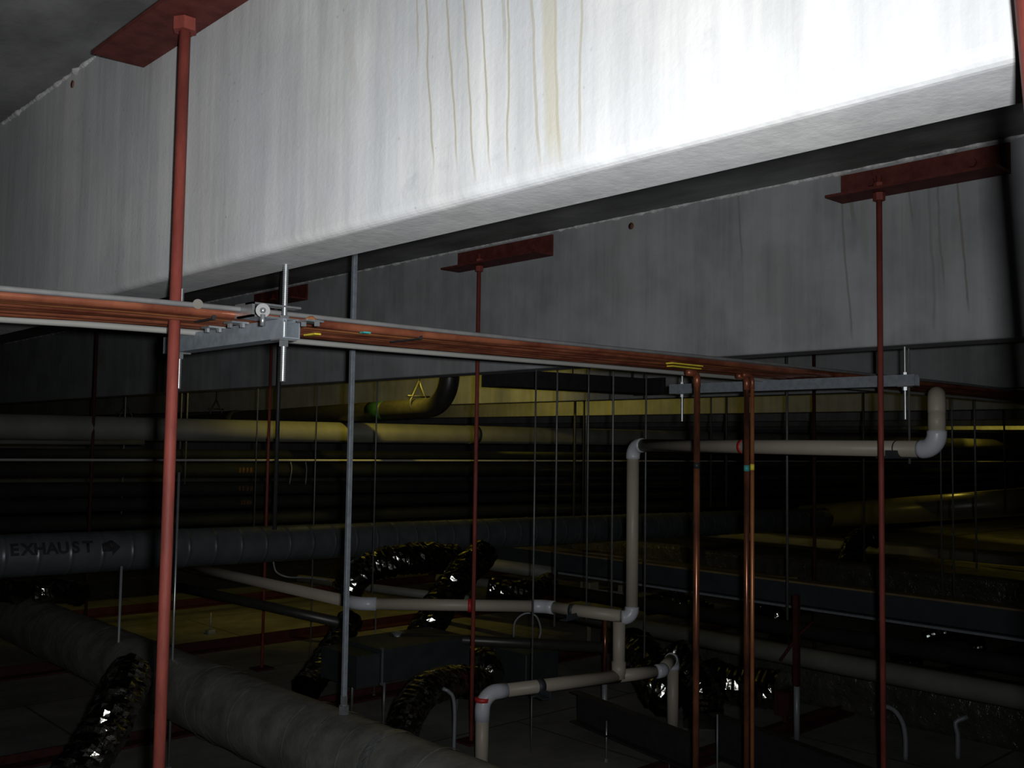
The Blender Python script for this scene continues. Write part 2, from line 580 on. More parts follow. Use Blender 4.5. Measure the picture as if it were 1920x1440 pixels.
def strut(v, y0, y1, zc, rods, zend, label):
    o = thing('strut_hanger', label, 'strut hanger', (v, (y0+y1)/2, H+zc), 'trapeze struts carrying the copper tubes')
    s, t = .0205, .0028
    prof = [(-s, s), (-s, -s), (s, -s), (s, s), (s-.009, s), (s-.009, s-.006), (s-.009+t, s-.006), (s-.009+t, s-t), (s-t, s-t), (s-t, -s+t),
            (-s+t, -s+t), (-s+t, s-t), (-s+.009-t, s-t), (-s+.009-t, s-.006), (-s+.009, s-.006), (-s+.009, s)]
    bm = bmesh.new()
    prism(bm, prof, (v, y0, H+zc), (1, 0, 0), (0, 0, 1), (0, 1, 0), y1-y0)
    obj('channel', bm, M['galv'], o, smooth=False)
    for y in rods:
        tr = threaded(o, v, y, H+zend, BOT+.01)
        bm = bmesh.new()
        hexnut(bm, (v, y, H+zc-s-.009), .0105, .012)
        obj('nut', bm, M['zinc'], tr, smooth=False)
        bm = bmesh.new()
        hexnut(bm, (v, y, H+zc+s+.005), .0105, .009)
        obj('nut', bm, M['zinc'], tr, smooth=False)
        bm = bmesh.new()
        box(bm, (v-.02, y-.02, H+zc-s-.003), (v+.02, y+.02, H+zc-s))
        obj('washer', bm, M['zinc'], tr, smooth=False)
    return o


s1 = strut(1.08, 1.838, 2.42, .235, (1.868, 2.37), .125, 'galvanised strut with long threaded rod ends under the bright beam')
s2 = strut(3.5, 1.62, 2.72, .252, (1.665, 2.665), .11, 'dark galvanised strut crossing behind the two copper drops')

# ---------------------------------------------------------------- copper tube rack (runs along X)
VS = [-1.5, .2, .55, .8, 1.08, 1.6, 2.5, 3.5, 5.5, 8.5, 12]
ZN = [.236, .246, .257, .264, .268, .270, .280, .288, .30, .31, .32]


def rackz(v):
    for a, b, p, q in zip(VS, VS[1:], ZN, ZN[1:]):
        if v <= b:
            return p+(q-p)*(v-a)/(b-a)
    return ZN[-1]


def rackpath(y, dz=0.0, wob=0.0, v0=-1.5, v1=12.0):
    out = []
    n = 90
    for k in range(n+1):
        v = v0+(v1-v0)*(k/n)**1.3
        near = max(0.0, 1-abs(v-1.08)/.25)
        wz = wob*noise.noise(Vector((v*1.1, y*40, 0)))*(1-near)
        sag = 0.0
        out.append((v, y+wob*.6*noise.noise(Vector((v*.9, y*33, 5)))*(1-near), H+rackz(v)+dz+wz+sag))
    return out


tubes = [(1.945, .0105, 'copper'), (1.974, .0125, 'copper'), (2.006, .0135, 'copper2'), (2.040, .0135, 'copper'), (2.073, .0125, 'copper'), (2.105, .0135, 'copper'),
         (2.139, .0135, 'copper'), (2.171, .012, 'copper'), (2.20, .0105, 'copper')]
for i, (y, r, mt) in enumerate(tubes):
    o = obj('copper_tube', T(rackpath(y, r-.0095, .008), r, 12), M[mt])
    tag(o, 'one of the parallel copper tubes lying side by side across the strut hangers', 'copper tube', 'copper tubes racked on the strut hangers')
o = obj('grey_tube', T(rackpath(1.915, .0085, .002), .0056, 12), M['grey_tube'])
tag(o, 'grey tube along the upper edge of the copper tube rack', 'tube')
o = obj('white_tube', T(rackpath(2.250, -.0125, .002), .0075, 12), M['white_tube'])
tag(o, 'white tube along the lower edge of the copper tube rack', 'tube')


def rackband(name, v, y0, y1, wd, mat, label, cat, grp=None, t=.003):
    """a tie or tag wrapped under the tubes"""
    bm = bmesh.new()
    z = H+rackz(v)-.0125
    box(bm, (v-wd/2, y0, z-t), (v+wd/2, y1, z+.001), .0006)
    if name == 'cable_tie':
        box(bm, (v-wd/2, y0-t, z-t), (v+wd/2, y0, z+.022))
    return tag(obj(name, bm, M[mat], smooth=False), label, cat, grp)


rackband('cable_tie', .955, 1.94, 2.02, .008, 'black', 'black cable tie round copper tubes just left of the strut', 'cable tie')
rackband('cable_tie', 1.50, 1.94, 2.06, .008, 'black', 'black cable tie round copper tubes right of the threaded rod', 'cable tie')
rackband('tape_marker', 1.27, 2.04, 2.09, .018, 'yellow', 'short yellow tape tag on the copper tubes just right of the strut', 'tape marker')
rackband('tape_marker', 1.33, 1.922, 1.94, .02, 'teal', 'teal tape on the upper grey tube right of the threaded rod', 'tape marker')
rackband('tape_marker', 2.62, 1.97, 2.0, .16, 'yellow', 'long yellow tape strip near the top of the first copper drop', 'tape marker')
rackband('tape_marker', 2.72, 2.05, 2.075, .16, 'yellow', 'lower of the two yellow tape strips left of the copper drops', 'tape marker')


def disc(bm, c, r, h, axis):
    c = Vector(c)
    pr = [(r*math.cos(k*math.pi/12), r*math.sin(k*math.pi/12)) for k in range(24)]
    ax = Vector(axis).normalized()
    a = ax.orthogonal().normalized()
    prism(bm, pr, c-ax*h/2, a, ax.cross(a), ax, h)


# the pipe clamp with a round bolt washer that stands on the near strut
cl = thing('pipe_clamp', 'galvanised pipe clamp with round bolt washer on top of the near strut', 'clamp', (1.08, 1.93, H+.26))
zz = H+.256
bm = bmesh.new()
box(bm, (1.0, 1.86, zz), (1.115, 1.925, zz+.004))
box(bm, (1.0, 1.86, zz), (1.006, 1.935, zz+.030))
box(bm, (1.0, 1.86, zz+.026), (1.115, 1.89, zz+.030))
obj('clamp_plate', bm, M['zinc'], cl, smooth=False)
cc = at(493, 582, 1.93)
bm = bmesh.new()
disc(bm, cc, .0135, .003, -ray(493, 582))
obj('washer', bm, M['grey_tube'], cl, smooth=False)
bm = bmesh.new()
bmesh.ops.create_uvsphere(bm, u_segments=14, v_segments=10, radius=.0058, matrix=Matrix.Translation(cc-ray(493, 582)*.003))
obj('bolt_head', bm, M['zinc'], cl)
bm = bmesh.new()
tube(bm, [cc+Vector((0, 0, -.03)), cc+Vector((0, 0, -.008))], .005, 10)
obj('bolt_shank', bm, M['zinc'], cl)
for (x, y, d, lab) in ((443, 604, 2.12, 'small zinc clamp on the middle of the near strut'), (400, 613, 2.22, 'small zinc clamp near the left end of the near strut'),
                       (582, 601, 2.0, 'small zinc clamp bolts just right of the threaded rod')):
    p = at(x, y, d)
    c2 = thing('tube_clamp', lab, 'clamp', p, 'small clamps on the near strut')
    bm = bmesh.new()
    box(bm, p+Vector((-.02, -.02, -.004)), p+Vector((.02, .02, 0)), .001)
    cs = obj('clamp_strap', bm, M['zinc'], c2, smooth=False)
    for k in (-1, 1):
        bm = bmesh.new()
        hexnut(bm, p+Vector((.008*k, -.012*k, -.008)), .006, .008)
        obj('bolt', bm, M['zinc'], cs, smooth=False)
p = on(585, 597, 1, 1.903)
bm = bmesh.new()
tube(bm, smooth_path([p+Vector((-.014, .0, -.006)), p+Vector((0, 0, .0)), p+Vector((.010, 0, -.012))], .004), .0055, 12)
tag(obj('copper_elbow', bm, M['copper2']), 'small bright copper elbow on top of the tubes right of the strut', 'pipe fitting')
p = on(371, 570, 1, 1.905)
bm = bmesh.new()
disc(bm, p, .010, .004, -ray(371, 570))
tag(obj('washer', bm, M['brownish'], smooth=False), 'brownish round washer on the grey tube right of the thick red rod', 'washer')


# ---------------------------------------------------------------- copper drops
def drop(x, y, d, r, label, band, bandy, mat='tarnish', name='copper_drop'):
    p = at(x, y, d)
    o = thing(name, label, 'copper pipe', (p.x, p.y, 0), 'copper pipes dropping from the rack')
    zt = H+rackz(p.x)-.018
    obj('pipe', T([(p.x, p.y, .0), (p.x, p.y, zt-.02)], r, 16), M[mat], o)
    pts = arc((p.x, p.y, zt-.1), (p.x, p.y, zt), (p.x-.1, p.y, zt), .025, 8)
    obj('elbow', T([(p.x, p.y, zt-.05)]+pts+[(p.x-.06, p.y, zt)], r*1.13, 16), M['copper'], o)
    zb = at(x, bandy, d).z
    obj('tape_band', T([(p.x, p.y, zb-.011), (p.x, p.y, zb+.011)], r*1.05, 16), M[band], o)['label'] = band+' tape band'
    return o


drop(1306, 1000, 3.55, .0115, 'vertical copper pipe with a black band, left of the two drops', 'black', 873)
drop(1400, 1000, 3.72, .0105, 'vertical copper pipe with a teal band, left one of the close pair', 'teal', 878)
drop(1410.5, 1000, 3.66, .0075, 'thin vertical copper pipe with a yellow band, right one of the close pair', 'yellow', 876, 'copper2')


# ---------------------------------------------------------------- beige drain pipe
R2 = .0302


def vline(x, y, d):
    return at(x, y, d)


dr = thing('drain_pipe', 'beige plastic drain pipe with white elbows stepping down through the space', 'drain pipe', on(903, 1420, 2, 0))
k1 = at(1757, 838, 3.60)
k2 = at(1187, 841, 4.92)
k2.z = k1.z = (k1.z+k2.z)/2+.004
k0 = Vector((k1.x, k1.y, H+.205))
k00 = k0+Vector((k0.x, k0.y, 0)).normalized()*1.5
zq = H-.835
k3 = Vector((k2.x, k2.y, zq))
q1 = on(1150, 1158, 2, zq)
q2 = on(1020, 1137, 2, zq)
q3 = on(672, 1132, 2, zq)
q4 = on(300, 1050, 2, zq)
zl = H-1.115
d0 = on(1161, 1200, 0, q1.x)
d1 = Vector((q1.x+.02, q1.y-.02, zq))
d2 = Vector((d1.x, d1.y, zl))
l0 = on(1240, 1258, 2, zl)
l1 = on(905, 1300, 2, zl)
l2 = Vector((l1.x, l1.y, 0))
RB = .055


def run(a, b, name='pipe_run', mat='pvc', ra=RB, rb=RB, r=R2):
    a, b = Vector(a), Vector(b)
    t = (b-a).normalized()
    obj(name, T([a+t*ra, b-t*rb], r, 20), M[mat], dr)


def elb(a, c, b, rad=RB, r=R2*1.14, mat='pvcw', ext=.012):
    pts = arc(a, c, b, rad)
    ta = (Vector(a)-Vector(c)).normalized()
    tb = (Vector(b)-Vector(c)).normalized()
    o = obj('elbow', T([pts[0]+ta*ext]+pts+[pts[-1]+tb*ext], r, 20), M[mat], dr)
    o['label'] = 'white plastic elbow'


def ring(a, b, f, mat='ringred', wd=.009, r=R2*1.17):
    a, b = Vector(a), Vector(b)
    p = a.lerp(b, f)
    t = (b-a).normalized()
    o = obj('joint_ring', T([p-t*wd, p+t*wd], r, 20), M[mat], dr)
    o['label'] = 'red ring' if mat == 'ringred' else 'dark strap'


run(k00, k0, ra=0)
elb(k00, k0, k1, mat='pvc', r=R2*1.02)
run(k0, k1)
elb(k0, k1, k2)
run(k1, k2)
elb(k1, k2, k3)
run(k2, k3)
elb(k2, k3, q1, .04)
ring(k1, k2, .565, r=R2*1.03)
ring(k1, k2, .10, 'black', .0025, r=R2*1.03)
run(k3, q2, ra=.06, rb=.03)
elb(k3, q2, q3, .10, ext=.03)
run(q2, q3, ra=.05, rb=.03)
elb(q2, q3, q4, .10, ext=.05)
run(q3, q4, ra=.05, rb=0)
ring(q2, q3, .40)
ring(k3, q2, .66, 'steelgrey', .012, r=R2*1.05)
run(Vector((d1.x, d1.y, zq-.02)), d2, ra=0, rb=.0)
run(d2, l0, ra=0, rb=.04)
run(d2, l1, ra=0, rb=.08)
elb(d2, l1, l2, .07, ext=.05)
ring(l2, l1, .93, r=R2*1.19)
ring(d2, l1, .60, 'steelgrey', .018, r=R2*1.06)
run(l1, l2, ra=.07, rb=0)
tee = thing
obj('tee_fitting', T([d2+Vector((0, 0, .07)), d2+Vector((0, 0, -.01))], R2*1.14, 20), M['pvc'], dr)
l3 = Vector(l0)+(Vector((.30, .16, 0)))
elb(d2, l0, l3, .045)
run(l0, l3, ra=.04, rb=.04)
elb(l0, l3, Vector((l3.x, l3.y, 0)), .05)
run(l3, Vector((l3.x, l3.y, 0)), rb=0)


def saddle(pos, half, along, label, ztop=CEIL, r=.0045, strutlen=.0, zfoot=None, mat='rod'):
    """thin rod with a small steel angle that carries a pipe"""
    o = thing('pipe_hanger', label, 'pipe hanger', pos, 'hangers under the beige pipe')
    a = Vector(along).normalized()
    s = a.cross(Vector((0, 0, 1))).normalized()
    bm = bmesh.new()
    p = Vector(pos)
    prism(bm, [(-.022, 0), (.022, 0), (.022, .004), (-.018, .004), (-.018, .03), (-.022, .03)], p-s*half, a, (0, 0, 1), s, half*2)
    obj('angle_shelf', bm, M['steelgrey'], o, smooth=False)
    q = p+s*(half-.02)
    if q.x < 3.63 and zfoot is None and p.x > 3.1 or zfoot is not None:
        if zfoot is not None:
            q = Vector((3.47, 3.545, p.z))
        else:
            q = p+(s if s.x > 0 else -s)*((3.63-p.x)/abs(s.x))
        ln = (q-p).length
        sx = (q-p).normalized()
        a = sx.cross(Vector((0, 0, 1)))
        bm = bmesh.new()
        prism(bm, [(-.022, -.012), (.022, -.012), (.022, -.008), (-.022, -.008)], p, a, (0, 0, 1), sx, ln+.03)
        obj('shelf_arm', bm, M['steelgrey'], o, smooth=False)
    obj('hanger_rod', T([(q.x, q.y, p.z-.02), (q.x, q.y, ztop)], r, 8), M[mat], o)
    if zfoot is not None:
        obj('lower_rod', T([(q.x, q.y, zfoot), (q.x, q.y, p.z-.02)], r*.8, 8), M[mat], o)


hh = Vector((0, 0, -R2-.006))
saddle(k1.lerp(k2, .10)+hh, .10, k2-k1, 'small angle hanger under the right end of the level beige pipe')
saddle(Vector(k3).lerp(q2, .62)+hh, .12, q2-k3, 'thin rod and angle holding the lower beige run right of the middle red rod')
saddle(d2.lerp(l1, .63)+hh, .10, l1-d2, 'long thin rod ending in a plate below the lowest beige run', ztop=BOT, zfoot=.0)

# ---------------------------------------------------------------- long pipes running away to the right (along X)


def xpipe(name, label, cat, u, y480, y1280, hpx, mat, x0=-.6, x1=33, grp=None, flat=False, seg=20, r=None):
    a, b = on(480, y480, 1, u), on(1280, y1280, 1, u)
    t = (b-a)/(b.x-a.x)
    A, B = a+t*(x0-a.x), a+t*(x1-a.x)
    d = (a-CAM).dot(_f)
    r = r or hpx/2*d/F
    if flat:
        bm = bmesh.new()
        prism(bm, [(-r*.7, -r), (r*.7, -r), (r*.7, r), (-r*.7, r)], A, (0, 1, 0), (0, 0, 1), (B-A).normalized(), (B-A).length)
        o = obj(name, bm, M[mat], smooth=False)
    else:
        o = obj(name, T([A, B], r, seg), M[mat])
    tag(o, label, cat, grp)
    return o, A, B, r


mp, mA, mB, mr = xpipe('insulated_pipe', 'big pale insulated pipe with yellow light along its top', 'pipe', 7.2, 808, 822, 40, 'insul', seg=32)
for xx in (6.2, 10.5):
    p = mA.lerp(mB, (xx-mA.x)/(mB.x-mA.x))
    obj('joint_sleeve', T([p-Vector((.06, 0, 0)), p+Vector((.06, 0, 0))], mr*1.03, 32), M['insul'], mp)
xpipe('conduit', 'thin bright conduit running level across the picture', 'conduit', 6.9, 863, 864.5, 4.2, 'white_tube', seg=12)
xpipe('conduit', 'thin conduit lit yellow just under the big insulated pipe at the left', 'conduit', 7.6, 832, 838, 8, 'insul', x0=-1.5, x1=3.2, seg=12)
rk = 'stacked dark insulated pipes at the back'
bp = []
for (yy, y2, hp, lab) in ((852, 855, 17, 'topmost dark pipe of the back stack, behind the bright conduit'), (881, 882, 26, 'dark pipe directly below the bright conduit in the back stack'),
                          (915, 907, 25, 'dark pipe with the upper orange mark in the back stack'), (941, 926, 23, 'dark pipe with the lower orange mark in the back stack'),
                          (970, 947, 25, 'lowest dark pipe of the back stack, just above the exhaust duct')):
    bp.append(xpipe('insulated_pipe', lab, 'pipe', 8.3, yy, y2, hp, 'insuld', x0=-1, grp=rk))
for k, (y0, yy) in ((1, (446, 474)), (2, (446, 476)), (3, (452, 474))):
    o, A, B, r = bp[k]
    for j in range(4):
        xm = y0+(yy-y0)*(j+.5)/4
        p0 = on(xm, 900, 1, 8.3-r)
        p = A.lerp(B, (p0.x-A.x)/(B.x-A.x))
        bm = bmesh.new()
        for s in range(7):
            a = -.35+.7*s/6
            bm.verts.new((p.x-.008-.004*(j % 2), p.y-r*1.012*math.cos(a), p.z+r*1.012*math.sin(a)))
            bm.verts.new((p.x+.010, p.y-r*1.012*math.cos(a), p.z+r*1.012*math.sin(a)))
        bm.verts.ensure_lookup_table()
        for s in range(6):
            bm.faces.new((bm.verts[2*s], bm.verts[2*s+1], bm.verts[2*s+3], bm.verts[2*s+2]))
        obj('orange_mark', bm, M['orange'], o)['label'] = 'faded orange marking'

# exhaust duct with raised seams, lettering and arrow
U = 5.6
a, b = on(480, 1021, 1, U), on(1280, 984, 1, U)
t = (b-a)/(b.x-a.x)
xa, xb = 0.6, on(1545, 972, 1, U).x
A, B = a+t*(xa-a.x), a+t*(xb-a.x)
ER = 68/2*(a-CAM).dot(_f)/F
pts, rad = [], []
x = xa+.02
while x < xb-.05:
    for dx, rr in ((-.012, 1), (0, 1), (.003, 1.02), (.008, 1.02), (.011, 1), (.025, 1)):
        pts.append(A.lerp(B, (x+dx-xa)/(xb-xa)))
        rad.append(ER*rr)
    x += .165
pts.append(B)
rad.append(ER)
ex = obj('exhaust_duct', T(pts, rad, 32), M['spiral'])
tag(ex, 'long round grey duct with ring seams and black EXHAUST lettering', 'duct')


def letter(txt, size, xs, y, shift=0.0):
    cu = bpy.data.curves.new('tmp', 'FONT')
    cu.body = txt
    cu.size = size
    cu.offset = .0035
    cu.align_x = 'CENTER'
    ob = bpy.data.objects.new('tmp', cu)
    COL.objects.link(ob)
    bpy.context.view_layer.update()
    me = bpy.data.meshes.new_from_object(ob)
    bpy.data.objects.remove(ob)
    bm = bmesh.new()
    bm.from_mesh(me)
    bmesh.ops.triangulate(bm, faces=bm.faces[:])
    bmesh.ops.subdivide_edges(bm, edges=bm.edges[:], cuts=2)
    return bm


def wrap(bm, xc, ang0):
    for v in bm.verts:
        c = A.lerp(B, (xc+v.co.x-xa)/(xb-xa))
        an = ang0+v.co.y/ER
        rr = ER*1.024
        v.co = Vector((c.x, c.y-rr*math.cos(an), c.z+rr*math.sin(an)))


letters = 'EXHAUST'
lx = [28, 53, 76, 99, 120, 143, 166]
for ch, px in zip(letters, lx):
    bm = letter(ch, .085, 0, 0)
    p = on(px, 1025, 1, U-ER)
    wrap(bm, p.x, .12)
    obj('stencil_letter', bm, M['black'], ex, smooth=False)['label'] = 'black stencilled letter '+ch
bm = bmesh.new()
prof = [(-.045, -.014), (.01, -.014), (.01, -.035), (.055, .008), (.01, .05), (.01, .03), (-.045, .03)]
vs = [bm.verts.new((p, q, 0)) for p, q in prof]
bm.faces.new(vs)
bmesh.ops.triangulate(bm, faces=bm.faces[:])
bmesh.ops.subdivide_edges(bm, edges=bm.edges[:], cuts=3)
wrap(bm, on(208, 1021, 1, U-ER).x, .22)
obj('arrow_mark', bm, M['black'], ex, smooth=False)['label'] = 'black arrow pointing right'
# small fittings riding on top of the exhaust duct
for (x, y, lab) in ((860, 973, 'small bright damper handle on top of the exhaust duct near the middle red rod'), (980, 968, 'flat bright damper handle on top of the exhaust duct left of the long wire')):
    p = on(x, y+4, 1, U)
    bm = bmesh.new()
    box(bm, p+Vector((-.05, -.02, -.03)), p+Vector((.05, .02, -.012)), .003)
    tube(bm, [p+Vector((-.05, 0, -.01)), p+Vector((.05, 0, .004))], .006, 8)
    tag(obj('damper_handle', bm, M['zinc'], smooth=False), lab, 'damper handle', 'handles on the exhaust duct')

# second, cream painted duct further right with yellow light on top
P1, P2 = at(1560, 966, 14.0), at(2000, 935, 12.0)
P0 = P1+(P1-P2)*.15
o = obj('round_duct', T([P0, P2], .17, 24), M['spiralc'])
tag(o, 'large round duct at the right with a yellow lit top', 'duct')

# ---------------------------------------------------------------- black sprinkler main with rising elbow
VE = 4.75
e2 = on(842, 762, 0, VE)
e1 = on(440, 787, 0, VE)
er = 19*(e2-CAM).dot(_f)/F
e0 = e1+(e1-e2)*1.2
e3 = Vector((e2.x, e2.y, CEIL))
bm = T([e0]+[e1]+arc(e1, e2, e3, .24, 12)+[e3], er, 24)
ep = obj('black_pipe', bm, M['blackpipe'])
tag(ep, 'black pipe turning up in a wide elbow behind the second beam', 'pipe')
for f in (.06, .97):
    p = e1.lerp(e2, f)
g = on(710, 765, 0, VE)
g = e1.lerp(e2, (g.y-e1.y)/(e2.y-e1.y))
tdir = (e2-e1).normalized()
obj('green_label', T([g-tdir*.10, g+tdir*.10], er*1.01, 24), M['green'], ep)['label'] = 'green label band'
g = e1.lerp(e2, .0)
obj('coupling', T([g-tdir*.06, g+tdir*.06], er*1.25, 24), M['blackpipe'], ep)


def clevis(c, r, axis, label, ztop=CEIL, mat='darkrod'):
    """clevis hanger: rod, triangular yoke and a band round the pipe"""
    o = thing('clevis_hanger', label, 'pipe hanger', c, 'clevis hangers')
    c = Vector(c)
    ax = Vector(axis).normalized()
    s = ax.cross(Vector((0, 0, 1))).normalized()
    up = Vector((0, 0, 1))
    band = [c+(s*math.cos(a)+up*math.sin(a))*(r+.006) for a in [math.radians(q) for q in range(-200, 21, 20)]]
    apex = c+up*(r*1.9+.03)
    bm = bmesh.new()
    tube(bm, [apex]+band+[apex], .009, 8)
    obj('yoke', bm, M[mat], o)
    obj('cross_bolt', T([c-s*(r+.03)+up*r*.75, c+s*(r+.03)+up*r*.75], .008, 8), M[mat], o)
    obj('rod_shaft', T([apex, (apex.x, apex.y, ztop)], .007, 8), M[mat], o)


c = on(785, 757, 0, VE)
clevis(c, er, tdir, 'black clevis hanger on the black pipe just before its elbow')
c = on(405, 775, 0, VE+.9)
clevis(c, .07, tdir, 'dark clevis hanger against the yellow beam right of the thick red rod')
c = on(236, 783, 0, VE)
clevis(c, .07, tdir, 'dark clevis hanger left of the thick red rod with a bright thin rod')

# dark sheet metal duct end beyond the second beam
a, b = on(1218, 726, 1, 4.05), on(872, 706, 1, 4.05)
if b.x < 3.64:
    b = b+(a-b)*((3.64-b.x)/(a.x-b.x))
bm = bmesh.new()
hh_ = .046
prism(bm, [(-.10, -hh_), (.10, -hh_), (.10, hh_), (-.10, hh_)], b, (0, 1, 0), (0, 0, 1), (a-b).normalized(), (a-b).length)
dd = obj('flat_duct', bm, M['black'], smooth=False)
tag(dd, 'flat black duct ending in a flange under the second beam', 'duct')
bm = bmesh.new()
box(bm, a+Vector((-.004, -.12, -hh_-.004)), a+Vector((.012, .12, hh_+.012)))
obj('end_flange', bm, M['black'], dd, smooth=False)
for k in (.05, .55, .97):
    p = b.lerp(a, k)
    obj('strap', T([(p.x, p.y+.104, p.z), (p.x, p.y+.104, CEIL)], .005, 6), M['darkrod'], dd)


# ---------------------------------------------------------------- plain hanger rods
def hanger(x, y, d, ytop, ybot, r, mat, label, square=False, foot=False):
    """a rod through pixel (x, y) at depth d; ends given as image heights or None for slab / deck"""
    p = at(x, y, d)
    if ytop is None and 3.2 < p.x < 3.63 or (mat != 'zinc' and r != .013 and ytop is None and 2.3 < p.x < 3.63 and x > 200):
        d *= 3.63/p.x          # these hang in the bay behind the second beam
        p = at(x, y, d)
    z1 = CEIL if ytop is None else at(x, ytop, d).z
    z0 = 0.0 if ybot is None else at(x, ybot, d).z
    name = 'hanger_rod'
    if square:
        bm = bmesh.new()
        box(bm, (p.x-r, p.y-r, z0), (p.x+r, p.y+r, z1), r*.2)
    else:
        bm = T([(p.x, p.y, z0), (p.x, p.y, z1)], r, 8)
    o = obj(name, bm, M[mat], smooth=not square, loc=(p.x, p.y, z0))
    tag(o, label, 'hanger rod', 'thin hanger rods')
    if foot or (ybot is None):
        bm = bmesh.new()
        hexnut(bm, (p.x, p.y, z0+.008), r*2.4, .016)
        f = obj('nut', bm, M['zinc'], o, smooth=False)
    return o


dV = 2.1
DZ = H-1.144
pr_ = on(655, 900, 0, dV)
bm = bmesh.new()
box(bm, (pr_.x-.0085, pr_.y-.0085, DZ+.15), (pr_.x+.0085, pr_.y+.0085, CEIL), .002)
o = obj('hanger_rod', bm, M['galv'], smooth=False, loc=(pr_.x, pr_.y, DZ+.15))
tag(o, 'grey square hanger post standing on the big wrapped duct', 'hanger rod', 'thin hanger rods')
bm = bmesh.new()
hexnut(bm, (pr_.x, pr_.y, DZ+.165), .02, .03)
hexnut(bm, (pr_.x, pr_.y, DZ+.20), .014, .03)
obj('nut', bm, M['zinc'], o, smooth=False)

HG = [
    (230, 900, 7.4, None, 985, .006, 'cable', 'bright thin rod left of the thick red rod, above the exhaust duct'),
    (226, 1110, 5.0, 1062, None, .007, 'cable', 'short grey rod below the exhaust duct left of the thick red rod'),
    (349, 830, 8.6, None, 908, .008, 'rod', 'right one of two thin rods just right of the thick red rod'),
    (338, 830, 8.9, None, 905, .007, 'rod', 'left one of two thin rods just right of the thick red rod'),
    (331, 1020, 4.6, 886, None, .006, 'zinc', 'glinting chrome rod beside the thick red rod'),
    (479, 900, 6.2, None, 986, .005, 'rod', 'thin grey rod touching the left side of the dark red rod'),
    (175, 800, 7.0, None, None, .011, 'reddark', 'dim dark red rod at the far left in front of the unlit pipe'),
    (519, 850, 5.9, None, 992, .013, 'darkrod', 'thick dark rod crossing the big insulated pipe right of the dark red rod'),
    (589, 950, 5.2, None, None, .005, 'rod', 'thin grey rod left of the square hanger post'),
    (702, 950, 5.4, None, 1125, .005, 'rod', 'thin grey rod right of the square hanger post'),
    (703, 1230, 5.9, 1140, None, .004, 'rod', 'short thin rod rising from the deck right of the square post'),
    (890, 900, 5.6, None, 1270, .005, 'rod', 'thin rod close to the left side of the middle red rod'),
    (1078, 800, 9.0, None, 985, .012, 'darkrod', 'dark rod between the long wires left of the beige riser'),
    (1094, 900, 8.4, None, 966, .009, 'darkrod', 'short dark rod with a knob against the far yellow strip'),
    (1098, 925, (on(1098, 925, 1, 5.6)-CAM).dot(_f), None, 962, .004, 'zinc', 'bright short wire above the exhaust duct left of the beige riser'),
    (1042, 960, 5.3, None, 1172, .0055, 'rod', 'long wire with a bright tip left of the beige riser'),
    (1148, 960, 5.1, None, 1150, .0055, 'rod', 'long wire nearest the left side of the beige riser'),
    (1210, 960, 5.6, None, 1245, .0055, 'rod', 'long wire just right of the beige riser'),
    (1333, 850, 8.0, None, 950, .006, 'darkrod', 'left faint wire between the copper drops'),
    (1362, 850, 8.4, None, 950, .010, 'darkrod', 'right faint rod between the copper drops'),
    (1476, 950, 6.0, None, 1180, .008, 'rod', 'grey brown rod right of the copper pair'),
    (1620, 950, 8.2, None, 1085, .010, 'darkrod', 'dark rod left of the right hand red rod'),
    (1765, 960, 6.8, None, 1110, .006, 'rod', 'left one of two faint rods below the white elbow'),
    (1787, 960, 6.5, None, 1115, .006, 'rod', 'right one of two faint rods below the white elbow'),
    (1829, 900, 7.2, None, 1065, .008, 'rod', 'faint rod further right past the white elbow'),
    (1884, 880, 9.5, None, 960, .009, 'darkrod', 'dim yellowish rod near the right edge'),
    (1137, 1385, 4.75, 1352, None, .004, 'zinc', 'short bright rod standing beside the lower black channel'),
    (1345, 1380, 4.5, 1340, None, .004, 'cable', 'short rod in front of the black channel right of the first copper drop'),
    (1255, 1385, 4.6, 1360, None, .004, 'zinc', 'short rod in front of the black channel left of the first copper drop'),
]
for h in HG:
    hanger(*h)

# ---------------------------------------------------------------- big wrapped duct in the foreground (along Y)
DR = .150
n = 190
pts = [(dV, 1.2+k*.06, DZ) for k in range(n)]
bm = T(pts, DR, 40, rf=lambda i, a: 1+.016*noise.noise(Vector((i*.35, math.cos(a)*2, math.sin(a)*2)))+.008*noise.noise(Vector((i*1.3, math.cos(a)*5, math.sin(a)*5))))
bd = obj('wrapped_duct', bm, M['wrap'])
tag(bd, 'big round grey wrapped duct running across the lower left', 'duct')


def band(y, wd, mat, tilt=0.0, a0=0, a1=360, k=1.022):
    bm = bmesh.new()
    prev = None
    for q in range(0, 41):
        a = math.radians(a0+(a1-a0)*q/40)
        jy = .006*noise.noise(Vector((a*3, y*9, 0)))
        ring = []
        for e in (-1, 0, 1):
            rr = DR*(k+(.012 if e == 0 else 0))*(1+.01*noise.noise(Vector((a*6, y*5, e))))
            ring.append(bm.verts.new((dV+rr*math.cos(a), y+e*wd/2+jy+tilt*math.sin(a), DZ+rr*math.sin(a))))
        if prev:
            for e in (0, 1):
                bm.faces.new((prev[e], prev[e+1], ring[e+1], ring[e]))
        prev = ring
    return obj('seam_tape', bm, M[mat], bd)


for (x, y, wd, mt, tl) in ((395, 1300, .05, 'wrap', .01), (600, 1385, .012, 'tape', .02), (700, 1400, .05, 'tape', .03), (450, 1290, .02, 'wrap', .0), (130, 1200, .05, 'wrap', 0)):
    p = on(x, y, 0, dV-.1)
    band(p.y, wd, mt, tl)
for y in (2.55, 2.95, 3.3, 4.1, 5.3, 6.1):
    band(y, .010, 'wrap', .015, 60, 250, 1.03)


